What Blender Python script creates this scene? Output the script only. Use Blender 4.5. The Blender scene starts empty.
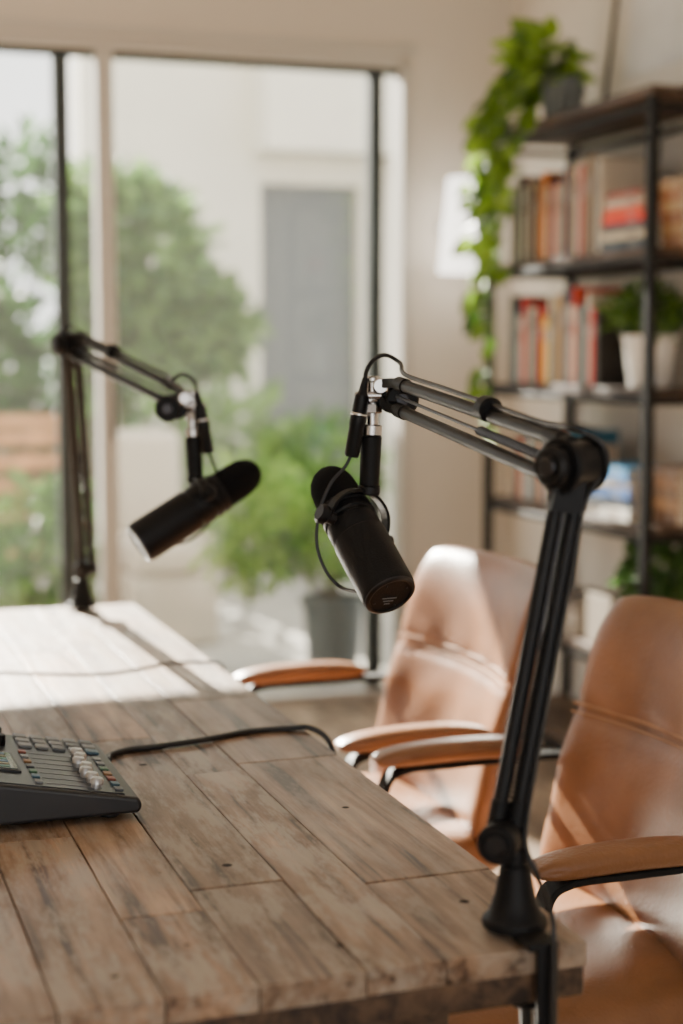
import bpy, bmesh, math, random
from mathutils import Vector, Matrix
random.seed(7)
V=Vector
S=bpy.context.scene
Z=V((0,0,1))

# ------------------------------------------------------------------ helpers
def nodes(name):
    m=bpy.data.materials.new(name); m.use_nodes=True
    nt=m.node_tree; b=nt.nodes['Principled BSDF']
    return m,nt,b
def mat(name,col,rough=.5,metal=0,var=0,scale=20,bump=0,bscale=200,coat=0,spec=None):
    m,nt,b=nodes(name)
    b.inputs['Base Color'].default_value=(*col,1); b.inputs['Roughness'].default_value=rough
    b.inputs['Metallic'].default_value=metal
    if coat: b.inputs['Coat Weight'].default_value=coat
    if spec is not None: b.inputs['Specular IOR Level'].default_value=spec
    tc=nt.nodes.new('ShaderNodeTexCoord')
    if var:
        n=nt.nodes.new('ShaderNodeTexNoise'); n.inputs['Scale'].default_value=scale; n.inputs['Detail'].default_value=5
        nt.links.new(tc.outputs['Object'],n.inputs['Vector'])
        r=nt.nodes.new('ShaderNodeValToRGB')
        r.color_ramp.elements[0].position=.3; r.color_ramp.elements[1].position=.7
        r.color_ramp.elements[0].color=(*[c*(1-var) for c in col],1)
        r.color_ramp.elements[1].color=(*[min(1,c*(1+var)) for c in col],1)
        nt.links.new(n.outputs['Fac'],r.inputs['Fac']); nt.links.new(r.outputs['Color'],b.inputs['Base Color'])
    if bump:
        n=nt.nodes.new('ShaderNodeTexNoise'); n.inputs['Scale'].default_value=bscale; n.inputs['Detail'].default_value=3
        nt.links.new(tc.outputs['Object'],n.inputs['Vector'])
        bp=nt.nodes.new('ShaderNodeBump'); bp.inputs['Strength'].default_value=bump; bp.inputs['Distance'].default_value=.002
        nt.links.new(n.outputs['Fac'],bp.inputs['Height']); nt.links.new(bp.outputs['Normal'],b.inputs['Normal'])
    return m
def attrmat(name,rough=.6,trans=0):
    m,nt,b=nodes(name)
    a=nt.nodes.new('ShaderNodeAttribute'); a.attribute_name='Col'
    nt.links.new(a.outputs['Color'],b.inputs['Base Color']); b.inputs['Roughness'].default_value=rough
    if trans:
        t=nt.nodes.new('ShaderNodeBsdfTranslucent'); mx=nt.nodes.new('ShaderNodeMixShader'); mx.inputs[0].default_value=trans
        nt.links.new(a.outputs['Color'],t.inputs['Color'])
        nt.links.new(b.outputs[0],mx.inputs[1]); nt.links.new(t.outputs[0],mx.inputs[2])
        nt.links.new(mx.outputs[0],nt.nodes['Material Output'].inputs['Surface'])
    return m
def empty(name,loc=(0,0,0),rotz=0):
    e=bpy.data.objects.new(name,None); e.location=loc; e.rotation_euler=(0,0,rotz); e.empty_display_size=.05
    S.collection.objects.link(e); return e
def obj(name,verts,faces,m,parent=None,smooth=True,cols=None,bevel=0,ang=35,inv=True,midx=None):
    me=bpy.data.meshes.new(name); me.from_pydata([tuple(v) for v in verts],[],faces); me.validate()
    for mm in (m if isinstance(m,(list,tuple)) else [m]): me.materials.append(mm)
    if midx:
        for p,i in zip(me.polygons,midx): p.material_index=i
    if cols:
        ca=me.color_attributes.new('Col','FLOAT_COLOR','CORNER')
        for p in me.polygons:
            for li in p.loop_indices: ca.data[li].color=(*cols[p.index],1)
    bm=bmesh.new(); bm.from_mesh(me)
    if not cols or len(verts)<3000: bmesh.ops.recalc_face_normals(bm,faces=bm.faces)
    bm.to_mesh(me); bm.free()
    if smooth:
        me.polygons.foreach_set('use_smooth',[True]*len(me.polygons))
        me.set_sharp_from_angle(angle=math.radians(ang))
    o=bpy.data.objects.new(name,me); S.collection.objects.link(o)
    if parent:
        o.parent=parent
        if inv: o.matrix_parent_inverse=Matrix.LocRotScale(parent.location,parent.rotation_euler,None).inverted()
    if bevel:
        b=o.modifiers.new('bevel','BEVEL'); b.width=bevel; b.segments=3; b.limit_method='ANGLE'
    return o
class MB:
    def __init__(s): s.v=[];s.f=[];s.c=[];s.m=[]
    def add(s,vs,fs,c=(1,1,1),mi=0):
        o=len(s.v); s.v+= [V(v) for v in vs]; s.f+=[tuple(i+o for i in f) for f in fs]; s.c+=[c]*len(fs); s.m+=[mi]*len(fs)
    def box(s,c,d,col=(1,1,1),M=None,mi=0):
        vs=[V((x*d[0]/2,y*d[1]/2,z*d[2]/2)) for x in(-1,1) for y in(-1,1) for z in(-1,1)]
        vs=[(M@v if M else v)+V(c) for v in vs]
        s.add(vs,[(0,1,3,2),(4,6,7,5),(0,4,5,1),(2,3,7,6),(0,2,6,4),(1,5,7,3)],col,mi)
    def make(s,name,m,parent=None,col=True,**k):
        return obj(name,s.v,s.f,m,parent,cols=s.c if col else None,midx=s.m,**k)
def box(name,lo,hi,m,parent=None,bevel=.003,**k):
    b=MB(); lo=V(lo);hi=V(hi); b.box((lo+hi)/2,hi-lo); return b.make(name,m,parent,col=False,bevel=bevel,**k)
def frame(ax):
    ax=V(ax).normalized(); t=Z if abs(ax.z)<.9 else V((1,0,0))
    x=t.cross(ax).normalized(); return x,ax.cross(x),ax
def lathe_data(prof,o,ax,n=32):
    x,y,a=frame(ax); vs=[];fs=[]
    for s_,r in prof:
        for i in range(n):
            t=2*math.pi*i/n; vs.append(V(o)+a*s_+(x*math.cos(t)+y*math.sin(t))*max(r,1e-5))
    for k in range(len(prof)-1):
        for i in range(n):
            j=(i+1)%n; fs.append((k*n+i,k*n+j,(k+1)*n+j,(k+1)*n+i))
    fs.append(tuple(range(n))); fs.append(tuple((len(prof)-1)*n+i for i in range(n)))
    return vs,fs
def lathe(name,prof,o,ax,m,parent=None,n=32,**k):
    vs,fs=lathe_data(prof,o,ax,n); return obj(name,vs,fs,m,parent,**k)
def cyl(name,p1,p2,r,m,parent=None,r2=None,n=24,bev=.0015,**k):
    p1=V(p1);p2=V(p2);L=(p2-p1).length; r2=r if r2 is None else r2; b=min(bev,r*.4,L*.3)
    return lathe(name,[(0,r-b),(b,r),(L-b,r2),(L,r2-b)],p1,p2-p1,m,parent,n,**k)
def cr(pts,k=8):
    pts=[V(p) for p in pts]
    if len(pts)<3: return pts
    P=[pts[0]*2-pts[1]]+pts+[pts[-1]*2-pts[-2]]; out=[]
    for i in range(1,len(P)-2):
        a,b,c,d=P[i-1:i+3]
        for j in range(k):
            t=j/k; out.append(.5*((2*b)+(c-a)*t+(2*a-5*b+4*c-d)*t*t+(3*b-a-3*c+d)*t**3))
    out.append(pts[-1]); return out
def sweep_data(pts,r,n=10,k=8,flat=None,up=None):
    P=cr(pts,k); vs=[];fs=[]; prev=None
    for i,p in enumerate(P):
        t=(P[min(i+1,len(P)-1)]-P[max(i-1,0)]).normalized()
        if up is not None: x=V(up); x=(x-t*x.dot(t)).normalized()
        elif prev is None: x=frame(t)[0]
        else: x=(prev-t*prev.dot(t)).normalized()
        prev=x; y=t.cross(x)
        if flat:
            w,h=flat; q=8
            for a,b in ((-1,-.6),(-.9,-1),(.9,-1),(1,-.6),(1,.6),(.9,1),(-.9,1),(-1,.6)): vs.append(p+x*a*w/2+y*b*h/2)
            nn=8
        else:
            nn=n
            rr=r(i/(len(P)-1)) if callable(r) else r
            for j in range(n):
                a=2*math.pi*j/n; vs.append(p+(x*math.cos(a)+y*math.sin(a))*rr)
    for i in range(len(P)-1):
        for j in range(nn):
            q=(j+1)%nn; fs.append((i*nn+j,i*nn+q,(i+1)*nn+q,(i+1)*nn+j))
    fs.append(tuple(range(nn))); fs.append(tuple((len(P)-1)*nn+j for j in range(nn)))
    return vs,fs
def sweep(name,pts,r,m,parent=None,n=10,k=8,flat=None,up=None,**kw):
    vs,fs=sweep_data(pts,r,n,k,flat,up); return obj(name,vs,fs,m,parent,**kw)

# ------------------------------------------------------------------ materials
M_black=mat('black_powdercoat',(.006,.006,.007),.42,bump=.15,bscale=600,spec=.25)
M_blackm=mat('black_matte',(.006,.006,.007),.5,bump=.2,bscale=400,spec=.22)
M_foam=mat('black_foam',(.006,.006,.007),.95,bump=1,bscale=700,spec=.15)
M_rubber=mat('cable_rubber',(.007,.007,.008),.45)
M_metal=mat('brushed_metal',(.62,.61,.6),.25,1,var=.1,scale=60)
M_dkmetal=mat('dark_steel',(.06,.06,.065),.35,1)
M_leather=mat('tan_leather',(.265,.112,.044),.36,var=.25,scale=8,bump=.5,bscale=190)
M_stitch=mat('leather_piping',(.44,.23,.11),.5)
M_wall=mat('wall_plaster',(.74,.68,.60),.85,var=.02,scale=3,bump=.1,bscale=80)
M_ceil=mat('ceiling_paint',(.8,.78,.74),.9)
M_frame=mat('window_frame_paint',(.62,.59,.54),.5)
M_dframe=mat('window_frame_dark',(.035,.046,.046),.45)
M_iron=mat('black_iron',(.009,.009,.009),.6,spec=.2)
M_stucco=mat('exterior_stucco',(.72,.67,.57),.9,var=.04,scale=2,bump=.2,bscale=60)
M_patio=mat('patio_stone',(.34,.32,.28),.85,var=.12,scale=2)
M_pot_w=mat('white_ceramic',(.75,.74,.71),.35)
M_pot_g=mat('grey_concrete',(.15,.17,.175),.8,var=.12,scale=25)
M_soil=mat('soil',(.04,.028,.02),.95,var=.3,scale=60)
M_cush=mat('outdoor_fabric',(.46,.41,.34),.9)
M_teak=mat('teak_wood',(.36,.18,.07),.6,var=.2,scale=12)
M_leaf=attrmat('leaf_green',.45,.4)
M_book=attrmat('book_cloth',.65)
M_screen=mat('display_glass',(.02,.035,.05),.12)
M_bodyg=mat('console_body',(.012,.013,.016),.42)
M_cap=mat('fader_cap',(.50,.50,.51),.3,.6)
M_padsoft=mat('button_grey',(.16,.165,.17),.5)
M_btn=attrmat('button_plastic',.45)
M_shade,nt,b=nodes('lamp_shade_fabric')
b.inputs['Base Color'].default_value=(.92,.9,.86,1); b.inputs['Roughness'].default_value=.8
b.inputs['Emission Color'].default_value=(1,.96,.89,1); b.inputs['Emission Strength'].default_value=3.2
M_glass=bpy.data.materials.new('window_glass'); M_glass.use_nodes=True; nt=M_glass.node_tree; nt.nodes.clear()
o_=nt.nodes.new('ShaderNodeOutputMaterial'); t_=nt.nodes.new('ShaderNodeBsdfTransparent'); g_=nt.nodes.new('ShaderNodeBsdfGlossy'); x_=nt.nodes.new('ShaderNodeMixShader')
u_=nt.nodes.new('ShaderNodeBsdfTranslucent'); x2=nt.nodes.new('ShaderNodeMixShader'); x2.inputs[0].default_value=.004; u_.inputs[0].default_value=(1,.97,.92,1)  # slight translucent share put into the glass as a sunlit haze veil
t_.inputs[0].default_value=(.98,.99,.98,1); g_.inputs['Roughness'].default_value=.02; x_.inputs[0].default_value=.04
nt.links.new(t_.outputs[0],x_.inputs[1]); nt.links.new(g_.outputs[0],x_.inputs[2])
nt.links.new(x_.outputs[0],x2.inputs[1]); nt.links.new(u_.outputs[0],x2.inputs[2]); nt.links.new(x2.outputs[0],o_.inputs[0])

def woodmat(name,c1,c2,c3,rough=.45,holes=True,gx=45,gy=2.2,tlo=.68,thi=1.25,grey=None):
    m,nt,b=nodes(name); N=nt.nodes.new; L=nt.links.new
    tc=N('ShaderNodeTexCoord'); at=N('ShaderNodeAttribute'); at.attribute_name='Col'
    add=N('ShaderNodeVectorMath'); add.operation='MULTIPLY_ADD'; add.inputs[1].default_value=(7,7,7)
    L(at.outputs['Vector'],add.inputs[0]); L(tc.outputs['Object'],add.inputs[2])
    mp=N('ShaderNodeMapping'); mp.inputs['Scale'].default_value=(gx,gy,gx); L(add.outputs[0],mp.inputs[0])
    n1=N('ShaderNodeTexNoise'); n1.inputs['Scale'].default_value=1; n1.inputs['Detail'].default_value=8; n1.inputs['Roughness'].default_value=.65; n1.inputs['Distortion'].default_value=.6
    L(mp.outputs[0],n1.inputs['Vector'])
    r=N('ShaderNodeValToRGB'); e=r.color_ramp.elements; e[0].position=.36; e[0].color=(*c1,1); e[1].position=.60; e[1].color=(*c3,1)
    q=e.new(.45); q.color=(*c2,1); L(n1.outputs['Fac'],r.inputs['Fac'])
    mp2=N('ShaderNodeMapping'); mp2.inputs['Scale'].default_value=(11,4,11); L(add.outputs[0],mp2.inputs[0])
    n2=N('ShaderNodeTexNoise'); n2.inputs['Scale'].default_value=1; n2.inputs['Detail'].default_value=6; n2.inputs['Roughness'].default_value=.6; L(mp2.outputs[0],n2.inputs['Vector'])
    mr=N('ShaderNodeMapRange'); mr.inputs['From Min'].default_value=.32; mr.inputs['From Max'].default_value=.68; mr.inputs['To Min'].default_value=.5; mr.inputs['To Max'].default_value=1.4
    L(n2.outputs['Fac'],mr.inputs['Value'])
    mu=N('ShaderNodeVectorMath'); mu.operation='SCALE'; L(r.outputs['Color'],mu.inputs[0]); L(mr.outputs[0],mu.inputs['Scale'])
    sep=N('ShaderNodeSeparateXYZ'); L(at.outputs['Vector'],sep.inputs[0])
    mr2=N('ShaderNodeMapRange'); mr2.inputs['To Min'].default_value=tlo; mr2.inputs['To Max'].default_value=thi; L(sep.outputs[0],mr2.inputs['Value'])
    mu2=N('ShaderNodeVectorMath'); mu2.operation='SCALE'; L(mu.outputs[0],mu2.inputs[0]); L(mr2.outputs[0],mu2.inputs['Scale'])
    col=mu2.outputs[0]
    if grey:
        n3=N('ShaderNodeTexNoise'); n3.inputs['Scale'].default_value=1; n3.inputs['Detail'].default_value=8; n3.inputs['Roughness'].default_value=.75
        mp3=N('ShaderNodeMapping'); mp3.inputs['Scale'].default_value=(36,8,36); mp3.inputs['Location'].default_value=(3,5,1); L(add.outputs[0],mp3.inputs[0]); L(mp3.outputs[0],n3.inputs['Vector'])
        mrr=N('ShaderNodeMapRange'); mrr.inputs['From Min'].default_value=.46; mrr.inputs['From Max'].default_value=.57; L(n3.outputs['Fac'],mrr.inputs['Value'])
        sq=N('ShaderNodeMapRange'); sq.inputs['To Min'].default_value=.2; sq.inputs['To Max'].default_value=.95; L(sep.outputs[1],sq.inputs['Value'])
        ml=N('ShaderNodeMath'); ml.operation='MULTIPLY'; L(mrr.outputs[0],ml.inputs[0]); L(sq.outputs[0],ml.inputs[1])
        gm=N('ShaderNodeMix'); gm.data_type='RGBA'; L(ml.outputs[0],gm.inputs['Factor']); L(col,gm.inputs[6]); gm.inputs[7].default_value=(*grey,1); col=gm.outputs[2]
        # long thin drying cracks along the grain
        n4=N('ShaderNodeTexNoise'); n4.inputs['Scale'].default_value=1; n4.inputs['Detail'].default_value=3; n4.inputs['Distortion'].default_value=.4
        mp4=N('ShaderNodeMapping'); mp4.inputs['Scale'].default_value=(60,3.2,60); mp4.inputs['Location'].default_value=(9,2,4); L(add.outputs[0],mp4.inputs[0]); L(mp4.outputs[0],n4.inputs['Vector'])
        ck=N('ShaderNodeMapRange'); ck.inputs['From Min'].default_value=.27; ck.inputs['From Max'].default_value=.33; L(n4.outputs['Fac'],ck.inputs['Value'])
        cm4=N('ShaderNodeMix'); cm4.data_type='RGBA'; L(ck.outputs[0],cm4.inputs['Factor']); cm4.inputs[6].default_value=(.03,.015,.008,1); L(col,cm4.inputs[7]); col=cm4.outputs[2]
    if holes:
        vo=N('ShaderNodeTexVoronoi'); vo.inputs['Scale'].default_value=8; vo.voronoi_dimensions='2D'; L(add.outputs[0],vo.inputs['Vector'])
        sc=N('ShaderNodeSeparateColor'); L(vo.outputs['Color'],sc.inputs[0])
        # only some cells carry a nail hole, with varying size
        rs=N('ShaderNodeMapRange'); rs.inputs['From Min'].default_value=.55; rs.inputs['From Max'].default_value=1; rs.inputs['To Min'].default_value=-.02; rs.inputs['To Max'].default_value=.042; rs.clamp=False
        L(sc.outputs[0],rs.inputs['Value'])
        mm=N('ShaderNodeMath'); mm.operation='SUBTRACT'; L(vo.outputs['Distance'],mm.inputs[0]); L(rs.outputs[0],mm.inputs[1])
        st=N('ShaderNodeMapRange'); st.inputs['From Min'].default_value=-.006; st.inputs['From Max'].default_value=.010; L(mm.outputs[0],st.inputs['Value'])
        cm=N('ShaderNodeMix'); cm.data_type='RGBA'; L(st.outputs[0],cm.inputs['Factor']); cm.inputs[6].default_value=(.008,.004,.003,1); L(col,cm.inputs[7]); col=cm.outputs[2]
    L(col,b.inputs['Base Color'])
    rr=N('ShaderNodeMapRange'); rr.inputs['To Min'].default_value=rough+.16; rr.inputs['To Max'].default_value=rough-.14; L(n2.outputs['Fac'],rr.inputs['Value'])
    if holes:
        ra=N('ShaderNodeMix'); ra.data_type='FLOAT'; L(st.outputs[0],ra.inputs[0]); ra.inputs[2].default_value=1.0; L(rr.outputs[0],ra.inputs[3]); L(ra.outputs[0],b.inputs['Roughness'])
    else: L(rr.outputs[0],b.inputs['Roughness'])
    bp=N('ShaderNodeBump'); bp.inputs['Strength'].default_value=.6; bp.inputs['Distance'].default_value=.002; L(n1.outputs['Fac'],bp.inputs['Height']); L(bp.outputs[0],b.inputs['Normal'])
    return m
M_wood=woodmat('reclaimed_wood',(.060,.029,.015),(.22,.128,.074),(.38,.25,.16),.42,tlo=.66,thi=1.3,grey=(.40,.325,.25))
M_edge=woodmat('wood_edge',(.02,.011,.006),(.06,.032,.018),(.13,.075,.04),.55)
M_floor=woodmat('floor_oak',(.14,.09,.06),(.26,.18,.12),(.36,.27,.19),.4,False,30,1.5)
M_shelf=woodmat('shelf_wood',(.03,.015,.008),(.07,.037,.02),(.12,.068,.036),.6,False)

# ------------------------------------------------------------------ room
XR=2.54; YW=5.37; XL=-2.6; YB=-2.2; HC=2.8
fb=MB(); x=XL
while x<XR+.3:
    y=YB-random.random()*1.2
    while y<YW+.12:
        l=random.uniform(.9,1.6); y2=min(y+l,YW+.15); y1=max(y,YB)
        if y2>y1: fb.box((x+.0795,(y1+y2)/2,-.02),(.157,y2-y1-.003,.04),(random.random(),random.random(),random.random()))
        y+=l
    x+=.16
fb.make('floor',M_floor,smooth=False)
box('ceiling',(XL,YB,HC),(XR+.15,YW+.15,HC+.1),M_ceil,bevel=0)
box('wall_right',(XR,YB,0),(XR+.15,YW+.15,HC),M_wall,bevel=0)
box('wall_left',(XL-.15,YB,0),(XL,YW+.15,HC),M_wall,bevel=0)
wf=MB()  # unseen wall added behind the camera, half open, to cut frontal fill light
for lo,hi in (((XL,YB-.15,2.3),(XR,YB,HC)),((XL,YB-.15,0),(-1.9,YB,2.3)),((1.3,YB-.15,0),(XR,YB,2.3)),((-1.9,YB-.15,0),(1.3,YB,.5))):
    lo=V(lo);hi=V(hi); wf.box((lo+hi)/2,hi-lo)
wf.make('wall_front_fill_cut',M_wall,col=False,smooth=False)
wb=MB(); OT=2.345; OL=-1.4; ORt=2.135
for lo,hi in (((XL,YW,OT),(XR,YW+.15,HC)),((ORt,YW,0),(XR,YW+.15,OT)),((XL,YW,0),(OL,YW+.15,OT))):
    lo=V(lo);hi=V(hi); wb.box((lo+hi)/2,hi-lo)
wb.make('wall_back',M_wall,col=False,smooth=False)
box('baseboard_right',(XR-.015,YB,0),(XR,YW,.1),M_frame)
box('baseboard_back',(ORt+.05,YW-.015,0),(XR-.015,YW,.1),M_frame)
win=empty('window_1',(.35,YW+.06,0))
f=MB()
def fb_(x0,x1,z0,z1,y0=YW+.01,y1=YW+.09): f.box(((x0+x1)/2,(y0+y1)/2,(z0+z1)/2),(x1-x0,y1-y0,z1-z0))
fb_(OL,ORt,OT-.045,OT); fb_(OL,ORt,0,.03); fb_(OL,OL+.04,.03,OT-.045); fb_(ORt-.035,ORt,.03,OT-.045,YW-.01)
fb_(.995,1.055,.03,OT-.045); fb_(-.3,-.24,.03,OT-.045)
f.make('outer_frame',M_frame,win,col=False,bevel=.004)
f=MB()
for xx in (.880,2.015,-.2):
    fb_(xx-.027,xx+.027,.03,OT-.05,YW+.03,YW+.08)
fb_(OL,ORt,OT-.066,OT-.046,YW+.03,YW+.08)
f.make('sliding_stiles',M_dframe,win,col=False,bevel=.003)
box('glass_pane',(OL+.02,YW+.055,.03),(ORt-.02,YW+.058,OT-.05),M_glass,win,bevel=0)
box('door_handle',(1.03,YW-.03,.98),(1.042,YW-.018,1.2),M_dkmetal,win)
box('trim_1',(OL-.02,YW-.012,OT-.0),(ORt+.02,YW,OT+.03),M_frame)

# ------------------------------------------------------------------ table
tab=empty('wooden_table',(.17,2.26,0))
TX0,TX1,TY0,TY1=-.33,.672,1.24,3.285
tb=MB(); x=TX0
ws=[.088,.075,.095,.08,.1,.078,.09,.082,.098,.076]
ws.append((TX1-TX0)-sum(ws)); assert ws[-1]>.05
for w in ws:
    y=TY0-random.uniform(0,.45)
    while y<TY1:
        l=random.uniform(.35,.75); y1=max(y,TY0); y2=min(y+l,TY1)
        if TY1-y2<.12: y2=TY1
        if y2-y1>.02:
            dz=random.uniform(-.0008,.0006)
            tb.box((x+w/2,(y1+y2)/2,.738+dz),(w-.0012,y2-y1-.0012,.024),(random.random(),random.random(),random.random()))
        if y2>=TY1: break
        y+=l
    x+=w
tb.make('plank_top',M_wood,tab,smooth=False,bevel=.0014)
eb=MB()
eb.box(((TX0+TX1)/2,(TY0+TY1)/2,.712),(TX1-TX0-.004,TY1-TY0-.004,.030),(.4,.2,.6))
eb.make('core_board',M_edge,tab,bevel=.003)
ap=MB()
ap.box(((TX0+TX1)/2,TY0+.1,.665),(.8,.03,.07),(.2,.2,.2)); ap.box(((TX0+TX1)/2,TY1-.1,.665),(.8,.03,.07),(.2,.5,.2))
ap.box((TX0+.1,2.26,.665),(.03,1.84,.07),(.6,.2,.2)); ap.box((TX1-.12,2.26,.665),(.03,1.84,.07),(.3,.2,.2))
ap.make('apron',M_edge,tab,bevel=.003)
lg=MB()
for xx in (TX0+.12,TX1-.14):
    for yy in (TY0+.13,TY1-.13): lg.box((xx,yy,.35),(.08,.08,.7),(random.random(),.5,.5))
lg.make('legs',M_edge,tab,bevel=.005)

# ------------------------------------------------------------------ chairs
def pad(w,h,th,fn,k=.16,N=30,p=7):
    a=[math.sin(math.pi/2*(2*i/N-1)) for i in range(N+1)]; vs=[];fs=[];idx={}
    for side in (1,-1):
        for i,s_ in enumerate(a):
            for j,t in enumerate(a):
                edge=i in(0,N) or j in(0,N)
                if edge and (0,i,j) in idx: idx[(side,i,j)]=idx[(0,i,j)]; continue
                x=s_*math.sqrt(1-k*abs(t)**8)*w/2; y=t*math.sqrt(1-k*abs(s_)**8)*h/2
                d=th/2*math.sqrt(max(0,1-abs(s_)**p))*math.sqrt(max(0,1-abs(t)**p))*side
                vs.append(fn(x,y,d,s_,t)); idx[(side,i,j)]=len(vs)-1
                if edge: idx[(0,i,j)]=len(vs)-1
        for i in range(N):
            for j in range(N):
                q=(idx[(side,i,j)],idx[(side,i+1,j)],idx[(side,i+1,j+1)],idx[(side,i,j+1)])
                fs.append(q if side==1 else q[::-1])
    return vs,fs
def chair(name,loc,rot):
    R=empty(name,loc,rot); K=dict(inv=False)
    def surf(z): return .215+(z-.47)*.25+.02*((z-.47)/.43)**2
    def wr(x,z):
        return .0022*math.sin(x*38+z*22)*math.exp(-((z-.62)/.06)**2)+.0016*math.sin(x*55-z*30+1)*math.exp(-((z-.76)/.03)**2)
    def fb(x,y,d,s_,t):
        z=.686+y
        g=0
        if d>0:
            g=.013*math.exp(-((z-.735)/.007)**2)+wr(x,z)
            g-=.006*math.exp(-((z-.83)/.06)**2)+.005*math.exp(-((z-.66)/.05)**2)
        bow=-.045*(x/.25)**2
        return V((surf(z)-(d-g)+bow,x,z))
    vs,fs=pad(.49,.455,.066,fb,k=.09,N=48,p=10); obj('backrest',vs,fs,M_leather,R,ang=60,**K)
    for zz,rr,nm in ((.7415,.0022,'1'),(.728,.0016,'2')):
        pts=[]
        for i in range(15):
            x=-.232+.464*i/14; pts.append(V((surf(zz)-.0300-.045*(x/.25)**2,x,zz)))
        sweep('backrest_piping_'+nm,pts,rr,M_stitch,R,n=6,k=3,**K)
    sweep('back_spine',[(.0,0,.37),(.22,0,.38),(.285,0,.46),(.33,0,.62)],.01,M_iron,R,flat=(.07,.012),up=(0,1,0),**K)
    def fs_(x,y,d,s_,t):
        g=0
        if d>0:
            for q in (-.09,.09): g+=.005*math.exp(-((y-q)/.006)**2)
            g+=.012*math.exp(-((x)**2+(y)**2)/.03)
        zz=.435+(d-g)- (.02*max(0,(-x-.15)/.1)**2)
        return V((x-.0,y,zz))
    vs,fs=pad(.50,.50,.10,fs_,k=.2); obj('seat',vs,fs,M_leather,R,ang=60,**K)
    box('seat_pan',(-.18,-.18,.365),(.2,.18,.39),M_iron,R,**K)
    for sg,nm in ((1,'left'),(-1,'right')):
        y=.272*sg
        def fa(x_,y_,d,s_,t): return V((.035+x_,y+y_,.672+d-.006*(x_/.13)**2))
        vs,fs=pad(.27,.056,.032,fa,k=.35,N=16,p=4); obj('armrest_pad_'+nm,vs,fs,M_leather,R,ang=70,**K)
        sweep('arm_bar_'+nm,[(-.06,y*.8,.395),(-.085,y*.97,.44),(-.088,y,.55),(-.08,y,.625),(-.05,y,.648),(.03,y,.650),(.16,y,.650),(.245,y*.98,.648),(.27,y*.9,.64)],.01,M_iron,R,flat=(.034,.009),up=(0,1,0),**K)
        sweep('arm_foot_'+nm,[(-.06,y*.8,.395),(-.06,y*.6,.375),(-.05,0,.37)],.01,M_iron,R,flat=(.034,.008),up=(1,0,0),**K)
    lathe('gas_lift',[(0,.026),(.17,.026),(.171,.017),(.29,.017)],(0,0,.075),Z,M_dkmetal,R,**K)
    for i in range(5):
        a=2*math.pi*i/5+.3; d=V((math.cos(a),math.sin(a),0))
        sweep('base_leg_%d'%(i+1),[d*.02+Z*.1,d*.16+Z*.095,d*.29+Z*.065],.014,M_iron,R,flat=(.04,.022),up=d.cross(Z),**K)
        c=d*.29
        cyl('caster_%d'%(i+1),c+d.cross(Z)*.02+Z*.027,c-d.cross(Z)*.02+Z*.027,.026,M_blackm,R,**K)
        cyl('caster_pin_%d'%(i+1),c+Z*.045,c+Z*.07,.006,M_dkmetal,R,**K)
    return R
chair('leather_office_chair',(.915,1.925,0),0)
chair('leather_office_chair',(.88,2.57,0),math.radians(2))

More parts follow.
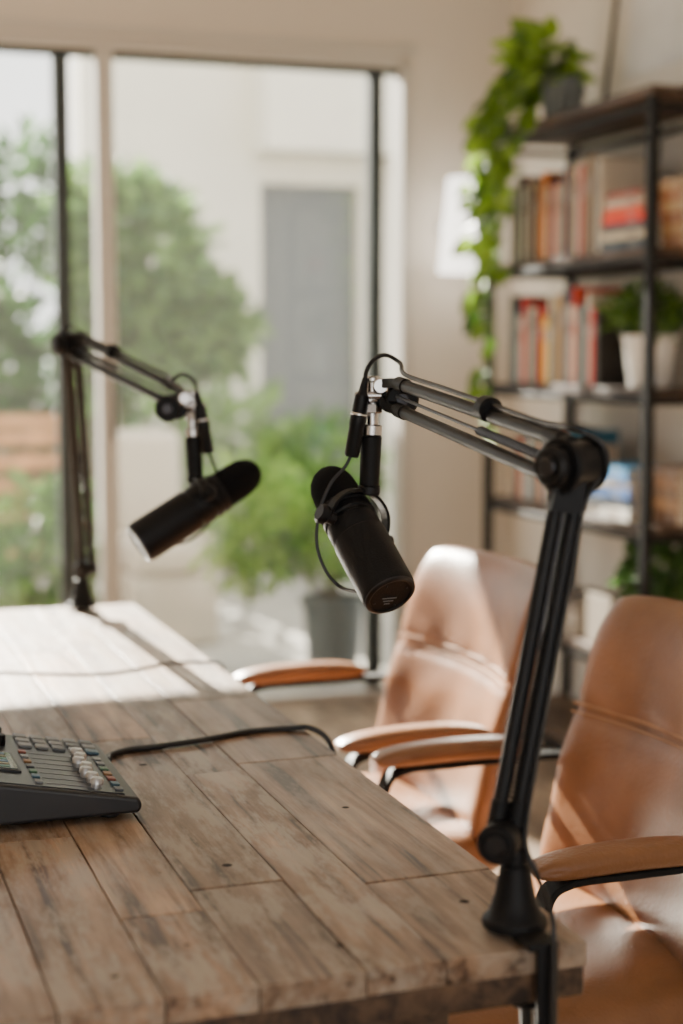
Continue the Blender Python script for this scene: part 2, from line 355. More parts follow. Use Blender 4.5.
# ------------------------------------------------------------------ boom arms and microphones
def disc(name,c,ax,r,t,m,p,n=32):
    ax=V(ax).normalized(); return cyl(name,V(c)-ax*t/2,V(c)+ax*t/2,r,m,p,n=n,bev=.003)
def boom(base,pivot,elbow,head,offL,offU,axB,axE,cdir,ex,m,cx=0,gap=.04):
    base,pivot,elbow,head,offL,offU,axB,axE,cdir,ex=map(V,(base,pivot,elbow,head,offL,offU,axB,axE,cdir,ex))
    A=empty('microphone_boom_arm',base)
    axB.normalize();axE.normalize();ex.normalize(); ey=Z.cross(ex)
    edge=(TY0 if cdir.y<0 else TY1)
    yo=edge+cdir.y*.008
    cxx=base.x+cx
    lo=lambda a,b_:(min(a,b_),max(a,b_))
    def cbx(nm,x0,x1,y0,y1,z0,z1):
        y0,y1=lo(y0,y1); box(nm,(x0,y0,z0),(x1,y1,z1),M_black,A,bevel=.003)
    cbx('clamp_top',min(base.x,cxx)-.013,cxx+.011,base.y,yo+cdir.y*.008,.7515,.760)
    cbx('clamp_back',cxx-.010,cxx+.010,yo,yo+cdir.y*.009,.60,.760)
    cbx('clamp_jaw',cxx-.010,cxx+.010,edge-cdir.y*.05,yo+cdir.y*.008,.592,.604)
    sc=V((cxx,edge-cdir.y*.028,0))
    cyl('clamp_screw',sc+Z*.555,sc+Z*.69,.006,M_dkmetal,A); disc('clamp_foot',sc+Z*.690,Z,.018,.008,M_blackm,A)
    cyl('clamp_handle',sc+Z*.56-ex*.035,sc+Z*.56+ex*.035,.005,M_black,A)
    lathe('base_cone',[(0,.030),(.004,.031),(.008,.030),(.012,.025),(.03,.019),(.05,.0155),(.058,.0145),(.06,.012),(.066,.012)],V((base.x,base.y,.756)),Z,M_blackm,A)
    cyl('base_pin',V((base.x,base.y,.815)),V((pivot.x,pivot.y,pivot.z)),.0085,M_dkmetal,A)
    cyl('base_collar',V((base.x,base.y,.818)),V((base.x,base.y,.832)),.0125,M_black,A)
    box_d=(elbow-pivot).normalized()
    cyl('lower_hinge',pivot-axB*.017,pivot+axB*.017,.0175,M_black,A)
    disc('lower_knob',pivot+axB*.025,axB,.0185,.016,M_blackm,A); disc('lower_knob_cap',pivot+axB*.034,axB,.009,.004,M_dkmetal,A)
    disc('lower_knob_back',pivot-axB*.021,axB,.012,.01,M_dkmetal,A)
    for i,sg in enumerate((1,-1)):
        cyl('lower_tube_%d'%(i+1),pivot+offL*sg+box_d*.012,elbow+offL*sg-box_d*.006,.0074,M_black,A)
        for q in (.06,.94):
            c=pivot.lerp(elbow,q)+offL*sg; disc('lower_band_%d_%d'%(i+1,int(q*100)),c,box_d,.0088,.03,M_blackm,A)
    def spring(nm,a,b_,r=.0045,turns=34):
        d=(b_-a); x,y,_=frame(d); pts=[a+d*(k/(turns*6))+(x*math.cos(k/6*2*math.pi)+y*math.sin(k/6*2*math.pi))*r for k in range(turns*6+1)]
        sweep(nm,pts,.0011,M_dkmetal,A,n=5,k=1)
    spring('lower_spring',pivot.lerp(elbow,.1)+axB*.004,pivot.lerp(elbow,.55)+axB*.004)
    cyl('lower_rod',pivot.lerp(elbow,.5)+axB*.004,pivot.lerp(elbow,.95)+axB*.004,.002,M_dkmetal,A)
    ud=(head-elbow).normalized(); hl=(head-elbow).length
    te=head-ud*gap
    cyl('elbow_hub',elbow-axE*.018,elbow+axE*.018,.0225,M_black,A)
    disc('elbow_plate_1',elbow+axE*.019,axE,.0265,.005,M_blackm,A); disc('elbow_plate_2',elbow-axE*.019,axE,.0265,.005,M_blackm,A)
    disc('elbow_knob',elbow+axE*.028,axE,.0195,.014,M_black,A); disc('elbow_knob_cap',elbow+axE*.036,axE,.010,.004,M_dkmetal,A)
    sweep('elbow_fork',[elbow-box_d*.045,elbow-box_d*.02,elbow],.01,M_blackm,A,flat=(.030,.026),up=ex)
    for i,sg in enumerate((1,-1)):
        cyl('upper_tube_%d'%(i+1),elbow+offU*sg+ud*.004,te+offU*sg*.8,.0074,M_black,A)
        disc('upper_band_a%d'%(i+1),elbow.lerp(head,.07)+offU*sg,ud,.0090,.035,M_blackm,A)
        disc('upper_band_b%d'%(i+1),te-ud*.012+offU*sg*.81,ud,.0090,.03,M_blackm,A)
        sweep('head_link_%d'%(i+1),[te+offU*sg*.8-ud*.004,te+offU*sg*.8+ud*.012,head+offU*sg*.45],.01,M_black,A,flat=(.012,.012),up=offU)
    spring('upper_spring',elbow.lerp(head,.08)-offU*.15,elbow.lerp(head,.42)-offU*.1)
    cyl('upper_rod',elbow.lerp(head,.4)-offU*.1,elbow.lerp(head,.90),.002,M_dkmetal,A)
    cu=offU.normalized()
    c=elbow.lerp(head,.38)+cu*(offU.length+.004); disc('cable_clip',c,ud,.0135,.022,M_blackm,A)
    def L(a,b_,c): return head+ex*a*m+ey*b_+Z*c
    cyl('head_plate',L(.014,-.010,-.008),L(.014,.014,-.008),.0205,M_black,A)
    disc('head_knob',L(.024,-.026,-.010),ey,.0205,.018,M_blackm,A); disc('head_knob_cap',L(.024,-.036,-.010),ey,.008,.004,M_dkmetal,A)
    sweep('head_clevis',[L(.008,0,-.004),L(-.004,0,-.006),L(-.016,0,-.012)],.009,M_metal,A,n=12)
    cyl('swivel_post',L(-.012,0,.012),L(-.012,0,-.052),.0075,M_metal,A)
    cyl('swivel_nut',L(-.012,0,-.016),L(-.012,0,-.028),.0125,M_metal,A,n=6); disc('swivel_top',L(-.012,0,.014),Z,.0105,.008,M_metal,A)
    cyl('swivel_bolt',L(-.034,-.008,-.006),L(.0,-.008,-.006),.005,M_metal,A); disc('swivel_wing',L(-.002,-.014,.006),ey,.010,.006,M_metal,A)
    cyl('swivel_collar',L(-.0125,0,-.042),L(-.013,0,-.056),.013,M_metal,A)
    side=ex*m
    p0=V((cxx+.002,yo+cdir.y*.013,.42))
    pts=[p0,p0+Z*.2,V((cxx+.002,yo+cdir.y*.013,.75)),V((cxx+.004,yo+cdir.y*.004,.785)),V((cxx+.006,base.y+cdir.y*.02,.81)),pivot+side*.019-ey*.004]
    for q in (.2,.45,.7,.9): pts.append(pivot.lerp(elbow,q)+side*.016-ey*.006)
    pts+=[elbow+side*.031,elbow+side*.024+Z*.022,elbow+Z*.034+ud*.004]
    for q in (.12,.38,.62,.85): pts.append(elbow.lerp(head,q)+cu*(offU.length+.010))
    pts+=[L(.022,-.004,.034),L(.004,-.006,.044),L(-.012,-.008,.037),L(-.020,-.01,.024),L(-.021,-.01,.014)]
    sweep('cable',pts,.0027,M_rubber,A,n=8,k=6)
    return A,L
def mic(head,L,ex,m,axis,ctr,stretch=1.0,rim=None):
    ctr=V(ctr); a=V(axis).normalized(); R=empty('microphone',ctr); q=stretch
    foam=[(-.114*q,0),(-.1135*q,.008),(-.111*q,.0145),(-.1055*q,.0205),(-.098*q,.0255),(-.088*q,.029),(-.073*q,.0305),(-.048,.0308)]
    lathe('foam_windscreen',foam,ctr,a,M_foam,R,48)
    body=[(-.052,.028),(-.048,.0325),(-.040,.0335),(-.038,.0315),(-.034,.0315),(-.032,.034),(-.026,.034),(-.024,.032),(-.020,.032),(-.018,.0335),(0,.0335),(.002,.0322),(.005,.0322),(.007,.0345)]+[(s*q,r) for s,r in ((.090,.0345),(.096,.0340),(.100,.0325),(.102,.0300),(.102,.0270),(.1005,.0262),(.1005,.010),(.1005,.001))]
    lathe('body',body,ctr,a,M_blackm,R,56)
    vs,fs=lathe_data([(.0985*q,.0332),(.1005*q,.0327),(.1022*q,.0305),(.1026*q,.0290),(.1022*q,.0275)],ctr,a,56)
    obj('end_rim',vs,fs[:-2],M_dkmetal,R)
    x,y,_=frame(a)
    for k in range(4):
        t=2*math.pi*k/4+.6; disc('end_screw_%d'%(k+1),ctr+a*.1010*q+(x*math.cos(t)+y*math.sin(t))*.0215,a,.0016,.0015,M_dkmetal,R,n=12)
    sp=MB(); u=x; w_=a.cross(x)
    Mx=Matrix((u,w_,a)).transposed()
    for k,(wd,yy) in enumerate(((.020,.004),(.014,-.001),(.008,-.006))): sp.box(ctr+a*.1012*q+w_*yy-w_*.008,(wd,.0016,.0006),M=Mx)
    sp.make('end_label',M_padsoft,R,col=False,smooth=False)
    bx=a.cross(Z).normalized()
    piv=ctr-a*.012
    top=L(-.016,0,-.128)
    upv=(top-piv); h=upv.length; un=upv.normalized()
    bx=(bx-un*bx.dot(un)).normalized(); w=.043
    pts=[]
    for k in range(13):
        t=math.pi*k/12; pts.append(piv+bx*math.cos(t)*w+un*(abs(math.sin(t))**.8)*h)
    sweep('yoke',pts,.005,M_black,R,flat=(.016,.0045),up=un.cross(bx),k=3)
    for sg,nm in ((1,'1'),(-1,'2')):
        disc('yoke_knob_'+nm,piv+bx*sg*.050,bx,.0125,.012,M_black,R); cyl('yoke_pin_'+nm,piv+bx*sg*.032,piv+bx*sg*.046,.008,M_dkmetal,R)
    cyl('stem',L(-.013,0,-.056),L(-.016,0,-.128),.0135,M_blackm,R,r2=.0125); cyl('stem_ring',L(-.0155,0,-.118),L(-.016,0,-.13),.0142,M_black,R)
    p1=L(-.021,-.01,.016);p2=L(-.038,-.01,-.082); d=(p2-p1); Ln=d.length
    lathe('xlr_plug',[(0,.0035),(.018,.0055),(.022,.0088),(.045,.0095),(.047,.0102),(.060,.0102),(.062,.0095),(Ln-.004,.0095),(Ln,.008)],p1,d,M_black,R)
    disc('xlr_ring',p1+d*.46,d,.0108,.004,M_metal,R)
    pp=[p2-d.normalized()*.006,L(-.046,-.01,-.094),L(-.064,-.016,-.115),L(-.078,-.02,-.15),L(-.081,-.024,-.19),L(-.070,-.028,-.222),L(-.052,-.03,-.242),ctr+a*.07-ex*m*.028-Z*.018]
    if m<0: pp=[p2-d.normalized()*.006,L(-.044,-.01,-.094),L(-.052,-.004,-.12),L(-.05,.02,-.16),L(-.03,.035,-.205),L(-.0,.03,-.228),ctr+a*.05-Z*.034]
    sweep('mic_cable',pp,.0022,M_rubber,R,n=8,k=6)
    return R
RX=V((.9444,-.3289,0))
Hf=V((.690,1.828,1.240))
elF=V((.678,1.295,1.184))
uf=(Hf-elF).normalized(); offU=V((0,-uf.z,uf.y)).normalized()*.0195
A1,L1=boom((.618,1.283,.75),(.606,1.283,.843),elF,Hf,RX*.0090,offU,(-.62,-.78,0),(-.93,-.36,0),(0,-1,0),RX,1,.006,.06)
mic(Hf,L1,RX,1,(.137,-.756,-.640),(.656,1.820,1.060))
Hr=V((.588,2.45,1.208)); elR=V((.482,2.88,1.300))
ur=(Hr-elR).normalized(); sd=ur.cross(Z).normalized(); offR=sd.cross(ur).normalized()*.018
A2,L2=boom((.5525,3.235,.75),(.5635,3.225,.838),elR,Hr,RX*.0095,offR,(-.62,-.78,0),sd*(1 if sd.y<0 else -1),(0,1,0),RX,-1,0,.05)
mic(Hr,L2,RX,-1,(-.865,-.051,-.498),(.598,2.427,1.040),1.08)

# loose cables on the table
sweep('audio_cable',[(.372,2.0,.7545),(.38,2.025,.7545),(.41,2.045,.7545),(.452,2.05,.7545),(.52,2.065,.7545),(.589,2.09,.7545),(.65,2.088,.7548),(.676,2.08,.755),(.700,2.068,.738),(.706,2.05,.70),(.704,2.03,.64)],.0042,M_rubber,None,n=10)
sweep('audio_cable',[(.05,2.72,.7525),(.2,2.67,.7525),(.31,2.63,.7525),(.448,2.565,.7525),(.53,2.58,.7525),(.6,2.615,.7525),(.66,2.60,.753),(.676,2.59,.752),(.686,2.585,.735),(.688,2.58,.65)],.0022,M_rubber,None,n=8)

# ------------------------------------------------------------------ audio mixer (wedge, faders facing the chairs)
MX=empty('audio_mixer',(.22,1.88,.75))
x0,x1,y0,y1=.07,.360,1.742,2.01
def tz(x): return .776+(x1-x)*.19
sec=[(x1,.758),(x1+.004,.766),(x1,.776),(x0,tz(x0)),(x0-.006,tz(x0)-.008),(x0,.775),(x0+.04,.758)]
vs=[V((a,y,b_)) for y in (y0,y1) for a,b_ in sec]; n=len(sec)
fs=[tuple(range(n)),tuple(range(2*n-1,n-1,-1))]+[(i,(i+1)%n,n+(i+1)%n,n+i) for i in range(n)]
obj('housing',vs,fs,M_bodyg,MX,smooth=False,bevel=.005)
for i,(a,b_) in enumerate(((x1-.03,y0+.03),(x1-.03,y1-.03),(x0+.06,y0+.03),(x0+.06,y1-.03))): cyl('foot_%d'%(i+1),(a,b_,.75),(a,b_,.763),.012,M_rubber,MX)
sl=math.atan(.19); Mr=Matrix.Rotation(sl,3,'Y'); nrm=Mr@Z
def onx(x,y,h): return V((x,y,tz(x)))+nrm*h
def tbox(mb,x,y,dx,dy,h,col=(1,1,1),base=0): mb.box(onx(x,y,base+h/2),(dx,dy,h),col,Mr)
M_plate=mat('console_faceplate',(.035,.04,.047),.35)
q=MB()
tbox(q,.213,1.876,.268,.25,.0012); q.make('faceplate',M_plate,MX,col=False,bevel=.0005)
FY=[y0+.024+i*.0235 for i in range(7)]
q=MB()
for y in FY: tbox(q,.288,y,.066,.0028,.0018)
q.make('fader_slots',M_padsoft,MX,col=False,smooth=False)
for i,y in enumerate(FY):
    c=onx(.312+random.uniform(-.004,.004),y,.001)
    lathe('fader_cap_%d'%(i+1),[(0,.0055),(.005,.0055),(.0055,.0082),(.010,.0078),(.0125,.0060)],c,nrm,M_cap,MX)
q=MB(); PC=[(.10,.11,.12),(.16,.17,.18),(.24,.13,.06),(.07,.14,.2),(.2,.21,.22),(.08,.16,.10),(.24,.07,.05)]
for i,y in enumerate(FY):
    tbox(q,.340,y,.010,.013,.003,PC[(i*3)%7],base=.001)
    tbox(q,.248,y,.009,.012,.003,PC[(i*2+1)%7],base=.001)
q.make('channel_buttons',M_btn,MX,bevel=.001)
q=MB()
for i in range(3):
    for j in range(5): tbox(q,.340-j*.021,y1-.020-i*.024,.016,.018,.004,PC[(i*5+j*2)%7 if (i+j)%2==0 else 4],base=.001)
q.make('trigger_pads',M_btn,MX,bevel=.0015)
q=MB(); tbox(q,.205,1.845,.058,.088,.003,base=.001); q.make('display_bezel',M_bodyg,MX,col=False,bevel=.001)
q=MB(); tbox(q,.205,1.845,.050,.078,.0008,base=.0042); q.make('display',M_screen,MX,col=False,bevel=.0002)
M_ui=attrmat('display_ui',.3)
q=MB()
for i in range(6):
    hh=.010+.016*random.random(); tbox(q,.222-hh/2,1.815+i*.012,hh,.006,.0004,[(.05,.2,.17),(.2,.16,.05),(.05,.14,.25)][i%3],base=.0052)
q.make('display_meters',M_ui,MX)
for i in range(4):
    c=onx(.222-(i%2)*.035,y1-.03-(i//2)*.04,.001); lathe('knob_%d'%(i+1),[(0,.010),(.002,.0105),(.012,.009),(.0135,.0075)],c,nrm,M_blackm,MX)
for i in range(3):
    c=onx(.12,1.79+i*.07,.001); lathe('gain_knob_%d'%(i+1),[(0,.010),(.002,.0105),(.012,.009),(.0135,.0075)],c,nrm,M_blackm,MX)

# ------------------------------------------------------------------ bookshelf
SX0,SX1,SY0,SY1=2.2,2.525,3.78,4.85
bs=empty('bookshelf',(2.36,4.28,0))
levels=[1.98,1.573,1.182,.80,.41,.10]
q=MB()
for x in (SX0+.012,SX1-.012):
    for y in (SY0+.012,SY1-.012): q.box((x,y,1.0),(.028,.028,2.0))
for z in levels:
    for x in (SX0+.012,SX1-.012): q.box((x,(SY0+SY1)/2,z-.035),(.018,SY1-SY0-.05,.018))
    for y in (SY0+.012,SY1-.012): q.box(((SX0+SX1)/2,y,z-.035),(SX1-SX0-.05,.018,.018))
q.make('iron_frame',M_iron,bs,col=False,bevel=.002)
for i,z in enumerate(levels):
    b_=MB()
    b_.box(((SX0+SX1)/2+(-.0 if i else -.005),(SY0+SY1)/2,z-.013+(.02 if i==0 else 0)),(SX1-SX0-.052+(.05 if i==0 else 0),SY1-SY0-.052+(.06 if i==0 else 0),.026),(random.random(),.3,.6))
    b_.make('shelf_%d'%(i+1),M_shelf,bs,bevel=.002)
def book(mb,c,th,h,d,col,M=None):
    M=M or Matrix.Identity(3); c=V(c)
    def b_(o,s,cc): mb.box(c+M@V(o),s,cc,M)
    t=.0025
    b_((0,-th/2+t/2,0),(d,t,h),col); b_((0,th/2-t/2,0),(d,t,h),col); b_((-d/2+t/2,0,0),(t,th-2*t,h),col)
    b_((.001,0,0),(d-.008,th-2*t,h-.008),(.6,.55,.45))
    lc=tuple(min(1,x*.6+.15) for x in col) if sum(col)<1.2 else (.35,.28,.22)
    b_((-d/2-.0004,0,h*.22),(.0008,th*.6,h*.18),lc)
def row(y_from,y_to,z,hmin,hmax,cols,dmax=.19,tmin=.018,tmax=.038):
    mb=MB(); y=y_from
    i=0
    while True:
        th=random.uniform(tmin,tmax)
        if y-th<y_to: break
        h=random.uniform(hmin,hmax); d=random.uniform(dmax-.04,dmax)
        book(mb,(2.26+d/2,y-th/2,z+h/2+.001),th-.001,h,d,cols[i%len(cols)]); y-=th; i+=1
    return mb
W=(.64,.58,.47); G=(.10,.085,.07)
r1=row(4.78,4.16,1.573,.22,.30,[G,(.36,.25,.15),(.02,.02,.02),W,(.16,.02,.01),(.5,.42,.3),(.01,.01,.02),(.45,.18,.06),(.90,.26,.01),W,(.02,.02,.03),(.60,.03,.02),W,(.3,.13,.05),(.02,.05,.12),(.4,.22,.10),(.03,.03,.04),W,(.5,.04,.02)],tmin=.019,tmax=.036)
r1.make('book_row',M_book,smooth=False)
r2=row(4.78,4.16,1.182,.21,.30,[(.10,.10,.10),(.02,.08,.12),W,(.6,.02,.01),(.03,.025,.02),W,(.01,.01,.01),(.55,.02,.01),(.85,.50,.02),W,(.02,.02,.03),(.5,.37,.2),(.35,.18,.06),(.02,.09,.16),W,(.65,.06,.02),W],tmin=.019,tmax=.036)
r2.make('book_row',M_book,smooth=False)
Mh=Matrix.Rotation(math.pi/2,3,'X')
def stack(x,y,z,items):
    mb=MB(); zz=z+.001
    for th,l,d,col in items:
        Mx=Matrix.Rotation(random.uniform(-.06,.06),3,'Z')@Mh
        book(mb,(x+d/2,y,zz+th/2),th,l,d,col,Mx); zz+=th+.0005
    mb.make('book_stack',M_book,smooth=False)
stack(2.25,4.02,1.573,[(.03,.25,.19,(.05,.07,.09)),(.024,.24,.18,(.6,.52,.38)),(.022,.24,.18,(.08,.08,.10)),(.026,.23,.17,(.78,.04,.01)),(.02,.22,.17,(.82,.11,.03)),(.022,.2,.16,(.55,.48,.38)),(.02,.2,.16,(.3,.05,.03))])
stack(2.31,3.86,1.573,[(.03,.13,.17,(.35,.15,.06)),(.035,.12,.17,(.45,.26,.10)),(.03,.12,.16,(.3,.12,.05)),(.03,.12,.16,(.5,.34,.17)),(.03,.12,.16,(.4,.18,.08)),(.03,.12,.16,(.42,.26,.12))])
stack(2.25,4.09,.80,[(.03,.3,.2,(.6,.58,.52)),(.03,.29,.2,(.04,.06,.09)),(.028,.28,.19,(.01,.10,.36)),(.022,.26,.19,(.65,.62,.55)),(.018,.26,.18,(.02,.20,.55)),(.02,.25,.18,(.04,.25,.5))])
stack(2.31,3.85,.80,[(.04,.13,.17,(.2,.10,.05)),(.03,.13,.16,(.4,.22,.1)),(.03,.13,.16,(.2,.12,.07)),(.03,.13,.16,(.3,.16,.08)),(.03,.13,.16,(.2,.13,.09))])
r3=row(4.76,4.30,.80,.18,.25,[(.5,.40,.3),(.04,.04,.04),(.35,.06,.02),(.6,.51,.4),(.03,.14,.22)]); r3.make('book_row',M_book,smooth=False)
stack(2.25,4.4,.41,[(.04,.3,.2,(.25,.2,.15)),(.035,.28,.2,(.5,.45,.4)),(.03,.28,.19,(.15,.12,.1))])
box('storage_box',(2.25,4.05,.411),(2.5,4.2,.56),mat('box_linen',(.35,.3,.24),.9,var=.1,scale=90))

# ------------------------------------------------------------------ plants
def leaf(mb,p,d,n,l,w,col):
    d=V(d).normalized(); s_=d.cross(V(n)).normalized()
    if s_.length<.1: s_=V((1,0,0))
    nn=s_.cross(d)
    vs=[p,p+d*l*.3+s_*w*.5+nn*w*.12,p+d*l*.3-s_*w*.5+nn*w*.12,p+d*l*.38-nn*w*.05,p+d*l*.75+s_*w*.3+nn*w*.05,p+d*l*.75-s_*w*.3+nn*w*.05,p+d*l-nn*w*.2]
    mb.add(vs,[(0,3,1),(0,2,3),(1,3,4),(3,2,5),(3,6,4),(3,5,6)],col)
def rv():
    while True:
        v=V((random.uniform(-1,1),random.uniform(-1,1),random.uniform(-1,1)))
        if .05<v.length<1: return v
def gcol(lo=(.03,.09,.02),hi=(.16,.32,.06)):
    t=random.random(); return tuple(a+(b_-a)*t for a,b_ in zip(lo,hi))
def cloud(mb,c,rad,n,size,lo,hi):
    for _ in range(n):
        v=rv(); v=v*(.55+.45*random.random()) if random.random()<.4 else v.normalized()*random.uniform(.6,1)
        p=V(c)+V((v.x*rad[0],v.y*rad[1],v.z*rad[2])); d=(v+rv()*.9+V((0,0,-.15))).normalized()
        leaf(mb,p,d,rv().normalized(),size*random.uniform(.7,1.3),size*.55*random.uniform(.8,1.2),gcol(lo,hi))
def bush(name,base,blobs,size,lo=(.03,.09,.02),hi=(.16,.32,.06),pot=None):
    R=empty(name,base); mb=MB(); st=MB(); base=V(base)
    top=base.z
    if pot:
        r,h,mt=pot
        lathe('pot',[(0,r*.72),(.01,r*.76),(h*.9,r*.98),(h*.91,r*1.05),(h,r*1.05),(h,r*.95),(h-.03,r*.9)],base,Z,mt,R)
        lathe('soil',[(h-.05,r*.88),(h-.03,r*.88)],base,Z,M_soil,R); top+=h-.04
    for c,rad,n in blobs:
        cloud(mb,c,rad,n,size,lo,hi)
        for k in range(7):
            v=rv(); e=V(c)+V((v.x*rad[0]*.8,v.y*rad[1]*.8,v.z*rad[2]*.8)); b0=V((base.x+random.uniform(-.03,.03),base.y+random.uniform(-.03,.03),top))
            vs,fs=sweep_data([b0,b0.lerp(e,.5)+V((0,0,.03)),e],lambda t:max(.002,size*.07*(1-t*.7)),5,4); st.add(vs,fs,(.12,.09,.04))
    mb.make('leaves',M_leaf,R,smooth=False); st.make('stems',M_leaf,R)
    return R
TZ=2.007
ph=empty('trailing_pothos',(2.31,4.56,TZ)); pc=V((2.31,4.52,TZ))
lathe('pot',[(0,.056),(.004,.060),(.12,.070),(.13,.072),(.13,.064),(.115,.062)],pc,Z,M_pot_g,ph)
lathe('soil',[(.105,.057),(.115,.060)],pc,Z,M_soil,ph)
lv=MB(); st=MB()
def hleaf(mb,p,d,n,l,col):
    d=V(d).normalized(); s_=d.cross(V(n)).normalized(); nn=s_.cross(d); w=l*.42
    o=[(0,0),(-.12,.55),(.05,.95),(.35,1.0),(.7,.62),(1,0)]
    vs=[p+d*l*a+s_*w*b_+nn*l*.10*b_ for a,b_ in o]+[p+d*l*a-s_*w*b_+nn*l*.10*b_ for a,b_ in o[1:-1]]
    c=len(vs); vs.append(p+d*l*.4-nn*l*.02)
    ring=[0,1,2,3,4,5,9,8,7,6]
    mb.add(vs,[(c,ring[i],ring[(i+1)%10]) for i in range(10)],col)
lo,hi=(.04,.11,.01),(.36,.58,.05)
def vine(pts,dens=.022,ls=.05):
    vs,fs=sweep_data(pts,.002,5,6); st.add(vs,fs,(.16,.26,.06))
    P=cr(pts,8); acc=0
    for a,b_ in zip(P,P[1:]):
        acc+=(b_-a).length
        while acc>dens:
            acc-=dens*random.uniform(.6,1.5); o=rv(); o=V((-abs(o.x)-.1,o.y*1.5,o.z*.5-.35)).normalized()
            q_=a+o*.03; hleaf(lv,q_,(o+V((0,0,-.5))),V((-1,-.6,.5))+rv()*.8,ls*random.uniform(.6,1.3),gcol(lo,hi))
for k in range(90):
    v=rv(); p=pc+V((v.x*.10-.02,v.y*.19+.11,.18+v.z*.13))
    if p.z<TZ+.03: p.z=TZ+.05
    hleaf(lv,p,V((v.x-.3,v.y,v.z*.6-.1)),V((-.8,-.5,.8))+rv()*.8,random.uniform(.05,.09),gcol(lo,hi))
    vs,fs=sweep_data([pc+Z*.11,(pc+Z*.2).lerp(p,.6),p],.0016,4,3); st.add(vs,fs,(.16,.26,.06))
for (dx,dy,dl,dn) in ((.01,.20,1.0,.055),(.0,.25,.50,.036),(.02,.12,.46,.034),(.0,.09,.40,.034),(0,.03,.30,.034),(.02,.27,.30,.034),(.02,-.02,.18,.04),(.01,.15,.72,.060),(.01,.20,.42,.036)):
    e=pc+V((-.145+dx*.5,dy,0))
    pts=[pc+Z*.115,pc+V((-.06,dy*.3,.18)),pc+V((-.12,dy*.7,.13)),e+Z*.03]
    m_=6
    for i in range(1,m_+1): pts.append(e+V((random.uniform(-.012,.008),random.uniform(-.045,.045)+.04*i/m_,-dl*i/m_)))
    vine(pts,dn,.068)
lv.make('leaves',M_leaf,ph,smooth=False); st.make('stems',M_leaf,ph)
pb=(2.33,3.99,1.183)
bush('potted_plant',pb,[((2.33,4.01,1.40),(.11,.13,.08),420)],.038,(.03,.08,.015),(.16,.28,.04),pot=(.078,.15,M_pot_w))
bush('potted_plant',(2.34,3.88,.411),[((2.32,3.88,.66),(.12,.12,.10),360)],.05,(.02,.07,.015),(.11,.22,.05),pot=(.07,.13,M_pot_g))

pf=empty('framed_picture',(2.46,4.15,TZ))
Ml=Matrix.Rotation(math.radians(7),3,'Y'); cc=V((2.465,4.12,TZ+.335+.003))
q=MB()
for o,s_ in (((0,-.34,0),(.022,.02,.66)),((0,.34,0),(.022,.02,.66)),((0,0,.32),(.022,.66,.02)),((0,0,-.32),(.022,.66,.02))): q.box(cc+Ml@V(o),s_,M=Ml)
q.make('frame',M_iron,pf,col=False,bevel=.002)
q=MB(); q.box(cc,(.008,.66,.62),M=Ml); q.make('mat_board',M_pot_w,pf,col=False)
q=MB(); q.box(cc+Ml@V((-.006,0,-.02)),(.003,.46,.42),M=Ml); q.make('print',mat('print_art',(.72,.75,.78),.4,var=.12,scale=5),pf,col=False)

# ------------------------------------------------------------------ wall sconce
sx_=2.278
ws_=empty('wall_sconce',(sx_,YW-.16,1.73)); c=V((sx_,YW-.16,1.565))
vs,fs=lathe_data([(0,.092),(.335,.060)],c,Z,40); fs=fs[:-2]
s_o=obj('shade',vs,fs,M_shade,ws_); md=s_o.modifiers.new('s','SOLIDIFY'); md.thickness=.003
cyl('wall_plate',(sx_,YW-.018,1.73),(sx_,YW-.0005,1.73),.04,M_metal,ws_)
sweep('bracket',[(sx_,YW-.015,1.73),(sx_,YW-.08,1.72),(sx_,YW-.14,1.70),(sx_,YW-.16,1.72)],.006,M_metal,ws_)
lathe('bulb',[(0,.012),(.03,.014),(.06,.028),(.085,.026),(.1,.01)],(sx_,YW-.16,1.70),Z,M_shade,ws_)

# ------------------------------------------------------------------ exterior courtyard
box('patio_ground',(-8,YW+.15,-.12),(12,20,-.02),M_patio,bevel=0)
ex_=empty('courtyard_building',(4,10,0))
q=MB()
for lo_,hi_ in (((1.75,10.0,-.02),(2.92,10.3,3.5)),((2.92,10.0,2.38),(3.62,10.3,3.5)),((3.62,10.0,-.02),(9,10.3,3.5)),((2.85,9.6,2.55),(9,10.0,3.5))):
    a_=V(lo_);b_=V(hi_); q.box((a_+b_)/2,b_-a_)
q.make('stucco_wall',M_stucco,ex_,col=False,smooth=False)
q=MB()
q.box((3.27,10.15,1.18),(.70,.05,2.4)); q.make('dark_door',mat('door_grey',(.09,.10,.10),.4),ex_,col=False)
box('garden_fence',(-6,12.5,-.02),(1.6,12.6,1.9),mat('fence_grey',(.3,.31,.28),.8,var=.2,scale=5))
DL,DH=(.012,.05,.012),(.085,.20,.045)
bush('courtyard_tree',(1.35,7.9,-.02),[((1.62,7.8,1.75),(.36,.35,.40),1000),((2.0,8.0,1.40),(.28,.3,.28),600),((1.45,7.9,2.05),(.2,.2,.15),120),((1.55,7.9,1.3),(.3,.3,.35),500)],.12,(.03,.09,.025),(.17,.30,.07))
bush('hedge',(.9,8.8,-.02),[((.85,8.8,1.1),(.5,.45,.7),1100),((1.45,8.9,.85),(.4,.4,.6),700),((.6,8.9,1.8),(.5,.4,.45),600),((1.25,8.9,2.1),(.25,.3,.4),280)],.13,DL,DH)
bush('courtyard_shrub',(2.5,9.1,-.02),[((2.4,9.1,.65),(.46,.35,.50),800),((3.05,9.15,.5),(.42,.3,.42),480)],.11,(.05,.15,.03),(.26,.45,.08))
bush('potted_shrub',(1.99,5.82,-.02),[((1.70,5.92,.60),(.26,.17,.28),620),((2.0,5.9,.55),(.14,.15,.2),240)],.065,(.06,.19,.02),(.36,.58,.10),pot=(.125,.34,M_pot_g))
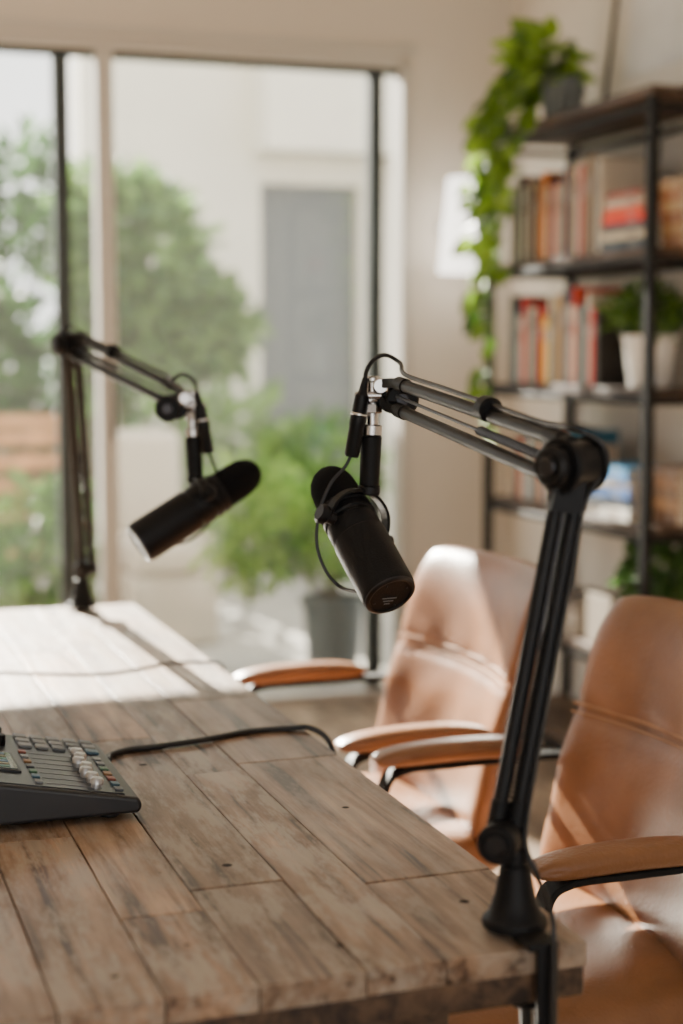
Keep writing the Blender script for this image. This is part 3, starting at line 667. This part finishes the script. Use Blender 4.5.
bush('patio_fern',(.88,6.1,-.02),[((.88,6.1,.50),(.24,.2,.30),620)],.08,(.03,.12,.02),(.20,.37,.08),pot=(.12,.22,M_pot_g))
tc_=empty('teak_patio_chair',(.90,7.0,-.02)); q=MB(); X_=.90
for xx in (-.26,.26):
    q.box((X_+xx,6.75,.30),(.05,.05,.64)); q.box((X_+xx,7.25,.47),(.05,.05,.98)); q.box((X_+xx,7.0,.62),(.07,.56,.03)); q.box((X_+xx,7.0,.34),(.03,.5,.06))
for i in range(7): q.box((X_,6.78+i*.072,.40),(.52,.06,.02))
for i in range(4): q.box((X_,7.25,.56+i*.11),(.48,.02,.07))
q.box((X_,7.25,.965),(.56,.035,.06))
q.make('slatted_frame',M_teak,tc_,col=False,bevel=.004)
so=empty('outdoor_sofa',(1.6,7.0,-.02))
box('base',(1.36,6.7,-.02),(1.72,7.3,.3),M_cush,so,bevel=.02); box('seat_cushion',(1.37,6.68,.3),(1.70,7.2,.45),M_cush,so,bevel=.04)
box('back_cushion',(1.36,7.15,.42),(1.70,7.34,.92),M_cush,so,bevel=.05); box('arm',(1.68,6.7,-.02),(1.76,7.34,.6),M_cush,so,bevel=.02)

# ------------------------------------------------------------------ light
w=bpy.data.worlds.new('World'); S.world=w; w.use_nodes=True
bg=w.node_tree.nodes['Background']; bg.inputs[0].default_value=(1,.985,.96,1); bg.inputs[1].default_value=3.2
sun=bpy.data.lights.new('sun','SUN'); sun.energy=58; sun.angle=math.radians(.6); sun.color=(1,.92,.80)
so_=bpy.data.objects.new('sun',sun); S.collection.objects.link(so_)
so_.rotation_euler=V((.13,-1,-.50)).to_track_quat('-Z','Y').to_euler(); so_.location=(0,12,8)

# ------------------------------------------------------------------ camera
cam=bpy.data.cameras.new('camera'); co=bpy.data.objects.new('camera',cam); S.collection.objects.link(co)
co.location=(0,0,1.29); th=math.radians(19.2); p=math.radians(5.9)
d=V((math.sin(th)*math.cos(p),math.cos(th)*math.cos(p),-math.sin(p)))
co.rotation_euler=d.to_track_quat('-Z','Y').to_euler()
cam.sensor_width=36; cam.lens=55.05; cam.clip_start=.05
cam.dof.use_dof=True; cam.dof.focus_distance=1.82; cam.dof.aperture_fstop=2.3
S.camera=co
